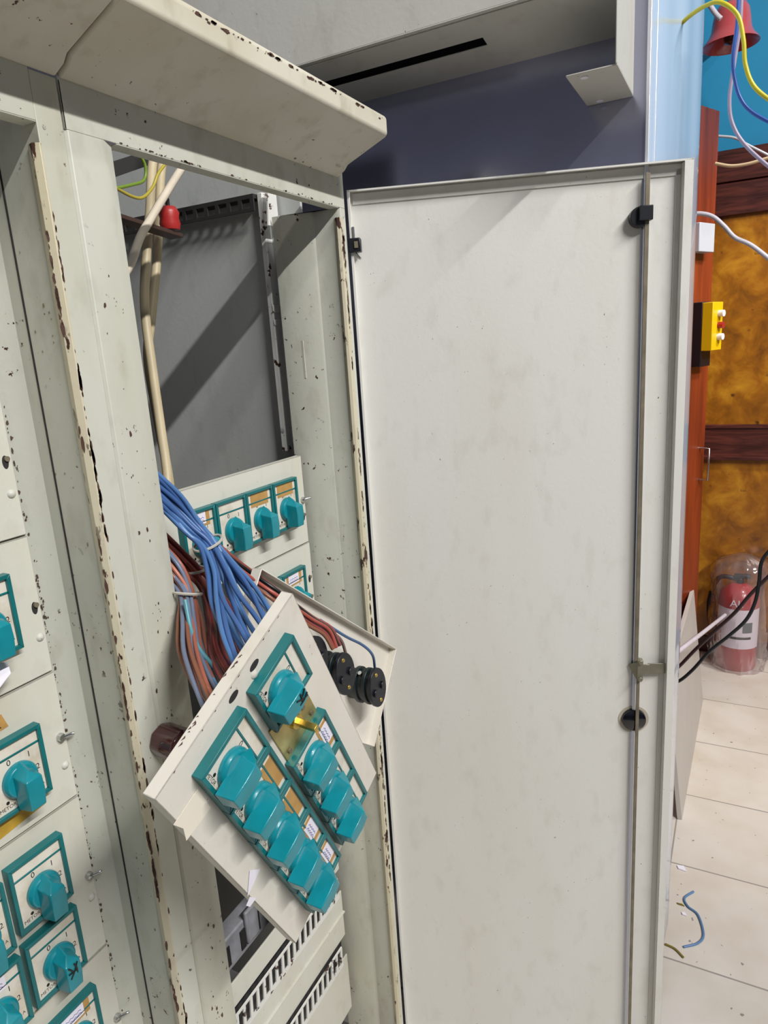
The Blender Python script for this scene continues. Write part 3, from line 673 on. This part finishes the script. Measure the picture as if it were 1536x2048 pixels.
cu = thing('cupboard', (2.6, -.2, -ZO), 'tall orange-brown wooden cupboard with its door ajar, behind the metal enclosure', 'cupboard')
CX = 3.55; R0 = aX(1427, 500, CX); ddir = Vector((-math.cos(math.radians(24)), math.sin(math.radians(24)), 0)); zt_ = aX(1440, 222, CX).z
dn = Vector((-ddir.y, ddir.x, 0)); dn = dn if dn.y < 0 else -dn
mb = MB(); P0 = Vector((R0.x, R0.y, -ZO + .03)); mb.prism([P0, P0 + ddir * .50, P0 + ddir * .50 - dn * .022, P0 - dn * .022], (0, 0, zt_ - P0.z)); dr = mb.build('cupboard_door', M_or, cu, bevel=.002)
mb = MB(); mb.box((2.98, -.27, -ZO), (3.95, .25, zt_ + .02)); mb.build('cupboard_body', M_or, cu, bevel=.002)
hz0 = aX(1390, 893, CX).z; hz1 = aX(1390, 955, CX).z
hp = P0 + ddir * .045; hh = []
for zz in (hz0, hz1): hh.append(Vector((hp.x, hp.y, zz)))
mb = MB(); mb.tube([hh[0] + dn * -.002, hh[0] + dn * .045, hh[1] + dn * .045, hh[1] + dn * -.002], .005, 10, 1); mb.build('door_handle', M_steel, dr, smooth=True)
# white socket & yellow box fixed to the cupboard door
z_s0 = aX(1400, 457, CX).z; z_s1 = aX(1400, 512, CX).z
def on_door(s0, s1, z0, z1, d0, d1, name, m, parent=None, bevel=.003):
    mb = MB(); a = P0 + ddir * s0; b = P0 + ddir * s1
    q = [Vector((a.x, a.y, z0)) + dn * d0, Vector((b.x, b.y, z0)) + dn * d0, Vector((b.x, b.y, z0)) + dn * d1, Vector((a.x, a.y, z0)) + dn * d1]
    mb.prism(q, (0, 0, z1 - z0)); return mb.build(name, m, parent, bevel=bevel)
so_ = on_door(.085, .215, z_s1, z_s0, .0, .045, 'wall_socket', plain('white_socket_plastic', rgb(190, 194, 202), .35))
tag(so_, 'white square socket box fixed high on the orange-brown cupboard door', 'socket')
zy0 = aX(1405, 608, CX).z; zy1 = aX(1405, 700, CX).z; zk1 = aX(1400, 730, CX).z
yb_ = thing('push_button_box', (P0.x, P0.y, zy1), 'yellow and black push-button box fixed on the orange-brown cupboard door', 'push-button box')
on_door(.075, .165, zk1, zy0 + .004, .0, .045, 'back_box', M_black, yb_)
on_door(.075, .165, zy1, zy0, .045, .092, 'yellow_cover', plain('yellow_plastic', rgb(232, 190, 14), .3), yb_)
for k, c_ in enumerate((M_paper, M_redins, M_paper)):
    zc = zy0 - (zy0 - zy1) * (.24 + .24 * k); a = P0 + ddir * .11; mb = MB()
    mb.cyl(Vector((a.x, a.y, zc)) + dn * .092, Vector((a.x, a.y, zc)) + dn * .114, .014, 14); mb.build('push_button', c_, yb_)

# leaning white board
b0 = aZ(1364, 1640, -ZO); b1 = aZ(1406, 1400, -ZO); t1 = aX(1388, 1180, b1.x)
zt = t1.z; t1 = Vector((b1.x, t1.y, zt)); bn = Vector((0, -1, 0))
mb = MB(); q = [b0, b1, t1, Vector((b0.x, b0.y + (t1.y - b1.y), zt))]
mb.prism(q, Vector((-.002, .018, 0))); bd_ = mb.build('leaning_board', plain('white_board', rgb(190, 184, 178), .5, var=.08, scale=5), bevel=.002)
tag(bd_, 'white flat board standing on the floor, leaned upright beside the cupboard', 'board')

# ================================================================== FIRE BELL
bc = aX(1461, 90, 3.75); bl = thing('fire_bell', (bc.x, bc.y, bc.z), 'pinkish red flared fire bell hanging high on the blue wall', 'bell')
s_ = (aX(1520, 92, 3.75) - aX(1406, 92, 3.75)).length / 2
M_bell = plain('red_bell_paint', rgb(200, 84, 88), .25, coat=.5)
mb = MB(); prof = [(1.0, 0), (.97, .06), (.80, .26), (.70, .48), (.66, .80), (.60, 1.12), (.50, 1.30), (.25, 1.40), (0, 1.42)]
inn = [(0, 1.36), (.25, 1.34), (.46, 1.24), (.55, 1.08), (.61, .78), (.65, .46), (.76, .24), (.95, .03), (1.0, 0)]
mb.lathe([(r * s_, h * s_) for r, h in inn + prof], (bc.x, bc.y, bc.z), (0, 0, 1), 40); mb.build('bell_shell', M_bell, bl, smooth=True)
mb = MB(); mb.box((bc.x - .01, bc.y - .02, bc.z + 1.38 * s_), (WX, bc.y + .02, bc.z + 1.5 * s_)); mb.build('wall_bracket', M_dull, bl, bevel=.003)
mb = MB(); mb.cyl((bc.x, bc.y, bc.z + .2 * s_), (bc.x, bc.y, bc.z + 1.4 * s_), .012, 10); mb.lathe([(0, -.03), (.025, -.02), (.03, 0), (.02, .02), (0, .03)], (bc.x, bc.y, bc.z + .25 * s_), n=14); mb.build('clapper', M_maroon, bl)

# ================================================================== FIRE EXTINGUISHER IN ITS BAG
ec = aZ(1470, 1328, -ZO); ex = thing('fire_extinguisher', (ec.x, ec.y, -ZO), 'red fire extinguisher with white label, on the floor by the wood-panelled wall', 'fire extinguisher')
rr = (aX(1506, 1290, ec.x) - aX(1424, 1290, ec.x)).length / 2; htop = aX(1470, 1165, ec.x).z + ZO
M_red = plain('red_enamel', rgb(176, 28, 40), .3, coat=.4)
mb = MB(); mb.lathe([(0, 0), (rr * .94, 0), (rr, .015), (rr, htop * .80), (rr * .9, htop * .90), (rr * .55, htop * .97), (rr * .3, htop), (0, htop)], ec, n=40); mb.build('cylinder', M_red, ex, smooth=True)
zl0 = aX(1465, 1282, ec.x).z + ZO; zl1 = aX(1465, 1206, ec.x).z + ZO
def arc_patch(r, z0, z1, a0, a1, m, name, parent, n=20):
    mb = MB(); base = math.atan2(CAM.y - ec.y, CAM.x - ec.x)
    A = []; Bq = []
    for k in range(n + 1):
        a = base + a0 + (a1 - a0) * k / n; A.append(mb.P((ec.x + r * math.cos(a), ec.y + r * math.sin(a), -ZO + z0))); Bq.append(mb.P((ec.x + r * math.cos(a), ec.y + r * math.sin(a), -ZO + z1)))
    for k in range(n): mb.face((A[k], A[k+1], Bq[k+1], Bq[k]))
    return mb.build(name, m, parent)
lab = arc_patch(rr + .001, zl0, zl1, -1.35, 1.30, M_paper, 'paper_label', ex)
arc_patch(rr + .002, zl0 + (zl1 - zl0) * .42, zl0 + (zl1 - zl0) * .68, .25, .75, plain('grey_print', rgb(96, 104, 110), .5), 'label_print', ex)
arc_patch(rr + .002, zl0 + (zl1 - zl0) * .25, zl0 + (zl1 - zl0) * .31, -.5, .7, M_ink, 'label_print', ex)
mb = MB(); vd = Vector((CAM.x - ec.x, CAM.y - ec.y, 0)).normalized(); sd = Vector((-vd.y, vd.x, 0)); mb.T = frame(Vector((ec.x, ec.y, -ZO + zl1 + .035)) + vd * (rr + .003), sd, UP, vd); text_mb(mb, 'AL', .055, -.01, 0); mb.build('white_lettering', M_paper, ex)
mb = MB(); mb.cyl((ec.x, ec.y, -ZO + htop), (ec.x, ec.y, -ZO + htop + .03), .018, 14); mb.box((ec.x - .015, ec.y - .05, -ZO + htop + .03), (ec.x + .015, ec.y + .03, -ZO + htop + .05)); mb.build('valve', M_black, ex, bevel=.003)
mb = MB(); mb.tube([Vector((ec.x, ec.y, -ZO + htop + .02)), Vector((ec.x, ec.y, -ZO + htop + .02)) - sd * (rr * 1.0) , Vector((ec.x, ec.y, -ZO + htop * .75)) - sd * (rr * 1.42), Vector((ec.x, ec.y, -ZO + htop * .45)) - sd * (rr * 1.30), Vector((ec.x, ec.y, -ZO + htop * .25)) - sd * (rr * 1.12)], .013, 10, 6); mb.build('hose', M_black, ex, smooth=True)
def bag_mat():
    m, N, L, B = new_mat('clear_plastic_bag')
    tr = N.new('ShaderNodeBsdfTransparent'); gl = N.new('ShaderNodeBsdfGlossy'); gl.inputs['Roughness'].default_value = .12
    gl.inputs['Color'].default_value = (.95, .92, .95, 1); tr.inputs['Color'].default_value = (.93, .90, .91, 1)
    df = N.new('ShaderNodeBsdfDiffuse'); df.inputs['Color'].default_value = (.75, .70, .72, 1)
    fr = N.new('ShaderNodeLayerWeight'); fr.inputs['Blend'].default_value = .28
    m1 = N.new('ShaderNodeMixShader'); m1.inputs[0].default_value = .10; L.new(tr.outputs[0], m1.inputs[1]); L.new(df.outputs[0], m1.inputs[2])
    mx = N.new('ShaderNodeMixShader'); L.new(fr.outputs['Facing'], mx.inputs[0]); L.new(m1.outputs[0], mx.inputs[1]); L.new(gl.outputs[0], mx.inputs[2])
    L.new(mx.outputs[0], N['Material Output'].inputs[0]); return m
M_bag = bag_mat()
mb = MB(); n = 44; rings = []; random.seed(11)
hb = aX(1470, 1106, ec.x).z + ZO
for j in range(16):
    t_ = j / 15; z = -ZO + .003 + t_ * (hb - .003)
    rad = rr * (1.48 if t_ < .85 else 1.48 * math.sqrt(max(.02, 1 - ((t_ - .85) / .15) ** 2 * .97)))
    rad *= (.86 + .14 * min(1, t_ * 6))
    rings.append([mb.P((ec.x + math.cos(2*math.pi*k/n) * rad * (1 + .055 * math.sin(k * 1.7 + j * .5) + .03 * math.sin(k * 3.1 - j)), ec.y - .01 + math.sin(2*math.pi*k/n) * rad * (1 + .06 * math.sin(k * 2.3 + j * .8)), z)) for k in range(n)])
for a, b in zip(rings, rings[1:]):
    for k in range(n): mb.face((a[k], a[(k+1) % n], b[(k+1) % n], b[k]))
mb.face(rings[-1])
bagf = mb.build('plastic_bag', M_bag, smooth=True); tag(bagf, 'crumpled clear plastic bag pulled over the red fire extinguisher', 'plastic bag')

# ================================================================== CABLES OF THE ROOM
def cable(name, pts, r, m, label, cat='cable', group=None, n=8, sub=8):
    mb = MB(); mb.tube(pts, r, max(n, 10), sub); o = mb.build(name, m, smooth=True); return tag(o, label, cat, group)
def pX(lst): return [aX(a, b, x) for a, b, x in lst]
cable('cable', pX([(1312, 115, 1.70), (1335, 80, 1.68), (1370, 40, 1.66), (1410, 12, 1.62), (1442, 5, 1.60), (1475, 30, 1.60), (1487, 80, 1.60), (1491, 130, 1.60), (1510, 175, 1.60), (1560, 215, 1.6)]), .0040, wire_mat('yellow', (212, 200, 40)), 'yellow cable arching from the side sheet down in front of the red bell')
cable('cable', pX([(1478, -30, 1.62), (1474, 50, 1.62), (1466, 110, 1.62), (1468, 150, 1.62), (1480, 195, 1.62), (1505, 225, 1.62), (1560, 255, 1.62)]), .0034, wire_mat('blue', (56, 100, 190)), 'blue cable hanging down past the red bell, curving off to the right')
cable('cable', pX([(1484, -30, 1.66), (1480, 50, 1.66), (1468, 130, 1.66), (1459, 200, 1.66), (1466, 250, 1.66), (1495, 295, 1.66), (1560, 352, 1.66)]), .0036, wire_mat('lilac_grey', (172, 160, 186)), 'lilac-grey cable hanging beside the blue one and crossing the blue wall')
cable('cable', pX([(1436, 272, 3.6), (1470, 276, 3.6), (1500, 292, 3.6), (1560, 322, 3.6)]), .0055, wire_mat('pale', (196, 198, 206)), 'thin pale cable crossing the lowest part of the blue wall')
cable('cable', pX([(1430, 327, 3.2), (1462, 332, 3.2), (1495, 328, 3.2), (1530, 318, 3.2), (1570, 306, 3.2)]), .0065, wire_mat('beige', (206, 178, 142)), 'beige cable sagging across the dark wood trim')
cable('cable', pX([(1370, 432, 2.2), (1398, 427, 2.2), (1425, 433, 2.2), (1448, 452, 2.2), (1470, 475, 2.2), (1505, 492, 2.2), (1560, 535, 2.2)]), .0060, wire_mat('white', (222, 216, 228)), 'white cable coming from the orange-brown cupboard across the burl wood panel')
cable('cable', pX([(1335, 1350, 2.1), (1358, 1333, 2.1), (1390, 1300, 2.1), (1430, 1262, 2.1), (1470, 1225, 2.1), (1500, 1190, 2.1), (1530, 1160, 2.1), (1570, 1120, 2.1)]), .0052, wire_mat('dark_brown', (54, 30, 30)), 'dark brown cable running diagonally in front of the fire extinguisher')
cable('cable', pX([(1335, 1366, 2.05), (1358, 1362, 2.05), (1385, 1340, 2.05), (1420, 1302, 2.05), (1460, 1270, 2.05), (1492, 1240, 2.05), (1510, 1205, 2.05), (1518, 1165, 2.05), (1525, 1120, 2.05), (1560, 1080, 2.05)]), .0048, wire_mat('black', (22, 24, 26)), 'black cable looping in front of the fire extinguisher label')
cable('cable', pX([(1352, 1306, 2.60), (1372, 1291, 2.80), (1410, 1262, 3.25), (1450, 1230, ec.x - rr * 1.5)]), .0088, wire_mat('white', (222, 216, 228)), 'short pale rod-like cable between the leaning board and the bagged extinguisher')
cable('white_lead', pX([(1418, 8, 3.6), (1432, 28, 3.6), (1442, 38, 3.6)]), .010, wire_mat('white', (222, 216, 228)), 'short white lead beside the red bell on blue wall', 'cable')
def aF(px, py, r): p = aZ(px, py, -ZO); return Vector((p.x, p.y, -ZO + r))
cable('wire_offcut', [aF(a, b, .004) for a, b in ((1387, 1785), (1369, 1798), (1376, 1815), (1396, 1832), (1407, 1870), (1396, 1888), (1367, 1896))], .0035, wire_mat('blue_offcut', (96, 132, 178)), 'blue wire offcut lying in an S shape on the floor', 'wire offcut')
cable('wire_offcut', [aF(a, b, .004) for a, b in ((1330, 1890), (1350, 1900), (1367, 1917))], .0032, wire_mat('olive', (134, 118, 52)), 'short olive wire offcut on the floor beside the door', 'wire offcut')
def debris(px, py, sx, sy, m, label):
    p = aZ(px, py, -ZO); mb = MB(); mb.prism([(p.x - sx, p.y - sy, -ZO + .0005), (p.x + sx, p.y - sy * .4, -ZO + .0005), (p.x + sx * .5, p.y + sy, -ZO + .0005), (p.x - sx * .7, p.y + sy * .6, -ZO + .0005)], (0, 0, .004)); tag(mb.build('debris_chip', m), label, 'debris')
debris(1363, 1737, .012, .016, M_paper, 'white plaster chip on the floor on the grout line near the blue offcut')
debris(1368, 1829, .007, .008, M_paper, 'small white chip on the floor inside the curve of the blue offcut')
debris(1361, 1810, .003, .012, wire_mat('olive', (134, 118, 52)), 'tiny brown scrap on the floor left of the blue offcut')

# ================================================================== INSIDE THE OPEN CABINET
M_beige = plain('beige_cable_sheath', rgb(206, 190, 156), .45, var=.2, scale=12)
def pY(lst): return [aY(a, b, y) for a, b, y in lst]
cable('power_cable', pY([(322, 250, .28), (305, 330, .28), (300, 420, .26), (292, 520, .25), (290, 620, .24), (305, 740, .22), (322, 860, .20), (335, 960, .18), (330, 1050, .16)]), .0085, M_beige, 'beige power cable running down inside the cabinet, left one of the upright pair', group=None)
cable('power_cable', pY([(345, 250, .30), (324, 330, .30), (318, 440, .28), (312, 540, .27), (302, 640, .26), (296, 720, .25), (316, 840, .22), (338, 960, .20), (345, 1050, .18)]), .0085, M_beige, 'beige power cable running down inside the cabinet, right one of the upright pair')
cable('power_cable', pY([(420, 270, .24), (372, 325, .22), (330, 390, .20), (300, 440, .19), (280, 475, .18), (262, 525, .16), (235, 570, .14)]), .0068, plain('pale_cable_sheath', rgb(222, 210, 192), .4, var=.15), 'thick pale cable crossing diagonally over the red insulator bar')
cable('earth_wire', pY([(272, 300, .20), (290, 330, .20), (288, 360, .20), (262, 370, .19), (225, 378, .18)]), .0026, wire_mat('green_yellow', (120, 150, 50)), 'green earth wire looping at top left of cabinet opening, upper one', 'wire')
cable('earth_wire', pY([(345, 310, .20), (318, 345, .20), (305, 375, .20), (285, 395, .20), (262, 392, .19), (225, 372, .18)]), .0026, wire_mat('yellow_earth', (186, 170, 60)), 'yellow earth wire sagging across the beige cables', 'wire')
bb = thing('busbar_bracket', (1.0, .25, 1.7), 'dark brown busbar bracket with a red insulator inside the cabinet, high up', 'busbar bracket')
a = aY(215, 418, .21); b = aY(366, 467, .21)
mb = MB(); mb.prism([a, b, b + Vector((0, 0, -.007)), a + Vector((0, 0, -.007))], (0, .030, 0)); mb.build('bracket_bar', M_dkbrown, bb, bevel=.001)
c_ = aY(341, 455, .22); mb = MB(); mb.lathe([(0, -.004), (.016, -.004), (.0185, .006), (.0165, .015), (.0185, .024), (.013, .034), (0, .036)], c_, n=24); mb.build('insulator', M_redins, bb, smooth=True)
mb = MB(); mb.cyl(c_ + Vector((0, 0, .034)), c_ + Vector((0, 0, .048)), .004, 8); mb.build('stud', M_void, bb)
a = aY(200, 365, .35); b = aY(300, 330, .35)
mb = MB(); mb.prism([a, b, b + Vector((0, 0, .026)), a + Vector((0, 0, .026))], (0, .02, 0)); tag(mb.build('busbar', M_void), 'black flat busbar behind the earth wires at top left of cabinet opening', 'busbar')
# equipment glimpsed low in the cabinet
eq = thing('terminal_block', (.9, .3, .40), 'whitish terminal block with black slots glimpsed below the loose panel', 'terminal block')
c0 = aY(500, 1850, .20); mb = MB(); mb.box((c0.x - .10, .20, c0.z - .05), (c0.x + .12, .24, c0.z + .03)); mb.box((c0.x - .02, .19, c0.z - .03), (c0.x + .02, .20, c0.z + .05)); mb.build('block_body', plain('greyish_plastic', rgb(176, 176, 184), .35, var=.3, scale=30), eq, bevel=.004)
mb = MB()
for k in range(4): mb.box((c0.x - .085 + k * .05, .1975, c0.z - .035), (c0.x - .070 + k * .05, .20, c0.z + .012))
mb.build('slots', M_void, eq)

# --- wires feeding the loose panels
random.seed(21)
WORD = {'red_a': 'dark red', 'red_b': 'maroon', 'red_c': 'brick red', 'purple': 'purple', 'black': 'black', 'brown': 'brown', 'salmon_a': 'salmon pink', 'salmon_b': 'rust pink', 'light_blue': 'pale blue', 'greyblue': 'grey-blue', 'blue_a': 'blue', 'blue_b': 'light blue', 'blue_c': 'deep blue'}
def wbundle(path, n, spread, r, mats, label, group, name='wire', fan=None, yj=.012):
    """path: (px,py,y,width_factor); each wire is an object of its own"""
    for k in range(n):
        u = (k + .5) / n * 2 - 1; v = random.uniform(-1, 1); pts = []; ph = random.uniform(0, 6.28)
        for i, (px, py, y, w) in enumerate(path):
            j = max(0, i - 1); j2 = min(len(path) - 1, i + 1)
            dx, dy = path[j2][0] - path[j][0], path[j2][1] - path[j][1]; L_ = math.hypot(dx, dy)
            nx, ny = -dy / L_, dx / L_
            o = u * spread * w + math.sin(ph + i * 1.3) * spread * w * .15
            pts.append(aY(px + nx * o, py + ny * o, y + v * yj * min(1.5, w) + math.cos(ph * 2 + i) * .004))
        m = mats[k % len(mats)]; word = WORD.get(m.name.replace('_wire_insulation', ''), '')
        cable(name, pts, r, m, (word + ' ' + label).strip(), 'wire', (word + ' ' + group).strip(), 7, 6)
blue = [wire_mat('blue_a', (80, 122, 178)), wire_mat('blue_b', (96, 138, 190)), wire_mat('blue_c', (66, 102, 160))]
wbundle([(285, 955, .06, .8), (345, 1010, .04, .8), (385, 1055, .02, .65), (415, 1085, .0, .55), (442, 1135, -.03, .9), (462, 1190, -.07, 1.5), (490, 1250, -.12, 1.9), (530, 1330, -.17, 2.2)], 18, 30, .0034, blue,
        'wire of the thick bundle fanning out behind the loose front panel', 'wires of the thick blue bundle')
redb = [wire_mat('red_a', (150, 76, 70)), wire_mat('red_b', (128, 52, 50)), wire_mat('red_c', (172, 84, 72)), wire_mat('purple', (92, 58, 78))]
wbundle([(290, 1050, .09, .7), (345, 1100, .07, .7), (385, 1140, .05, .6), (412, 1175, .03, .6), (440, 1235, -.02, 1.2), (455, 1300, -.08, 1.4), (500, 1380, -.15, 1.6)], 13, 24, .0032, redb,
        'wire bundled just under the thick blue bundle', 'wires of the reddish bundle')
oran = [wire_mat('salmon_a', (186, 116, 92)), wire_mat('salmon_b', (168, 98, 80)), wire_mat('light_blue', (96, 150, 186)), wire_mat('greyblue', (112, 122, 146)), wire_mat('brown', (140, 88, 66))]
wbundle([(300, 1090, .05, 1.0), (345, 1140, .03, .9), (372, 1185, .0, .6), (380, 1240, -.03, .9), (385, 1300, -.07, 1.1), (410, 1370, -.12, 1.0), (450, 1440, -.17, 1.3)], 15, 24, .0030, oran,
        'wire of the mixed bundle at left, tied beside the cabinet frame', 'wires of the left mixed bundle')
mixd = [wire_mat('red_a', (150, 76, 70)), wire_mat('black', (22, 24, 26)), wire_mat('brown', (140, 88, 66)), wire_mat('red_c', (172, 84, 72)), wire_mat('purple', (92, 58, 78)), wire_mat('blue_c', (66, 102, 160))]
wbundle([(400, 1070, .07, .8), (460, 1125, .01, .8), (510, 1162, -.05, .8), (560, 1197, -.085, .8), (620, 1240, -.095, .7), (655, 1262, -.10, .7), (672, 1295, -.11, .6)], 9, 15, .0030, mixd,
        'wire running to the second loose panel with black switch bodies', 'wires to the second loose panel')
cable('wire', pY([(640, 1240, -.07), (690, 1272, -.09), (725, 1290, -.10), (745, 1310, -.11), (750, 1338, -.10)]), .0026, wire_mat('steel_blue', (74, 104, 146)), 'single blue wire curving into the rightmost black switch body', 'wire')
cable('wire', pY([(620, 1235, -.07), (660, 1262, -.09), (682, 1280, -.10), (692, 1308, -.10)]), .0028, wire_mat('taupe', (124, 104, 100)), 'single taupe wire curving into the middle black switch body', 'wire')
cable('wire', pY([(370, 1200, -.03), (382, 1260, -.05), (400, 1300, -.08), (432, 1340, -.11), (448, 1385, -.14)]), .0030, wire_mat('turquoise', (92, 156, 170)), 'single turquoise wire bowing out of the left bundle towards the loose panel', 'wire')
# cable ties
def tie(px, py, y, half, ang, label, rr_=.0022):
    c = aY(px, py, y); a = math.radians(ang); pts = []
    ux = (aY(px + math.cos(a) * half, py + math.sin(a) * half, y) - c); 
    for k in range(17):
        t = 2 * math.pi * k / 16; pts.append(c + ux * math.cos(t) + Vector((0, -1, 0)) * (.018 * math.sin(t)))
    mb = MB(); mb.tube(pts, rr_, 6, 2); tag(mb.build('cable_tie', M_tie, smooth=True), label, 'cable tie')
tie(416, 1086, -.002, 26, -38, 'clear cable tie around the thick blue wire bundle')
tie(388, 1140, .045, 18, -22, 'clear cable tie around the dark red wires')
tie(374, 1186, -.002, 22, 0, 'pale cable tie around the left salmon and blue wires')
tie(534, 1182, .012, 14, -50, 'clear cable tie around the wires running to the second loose panel')
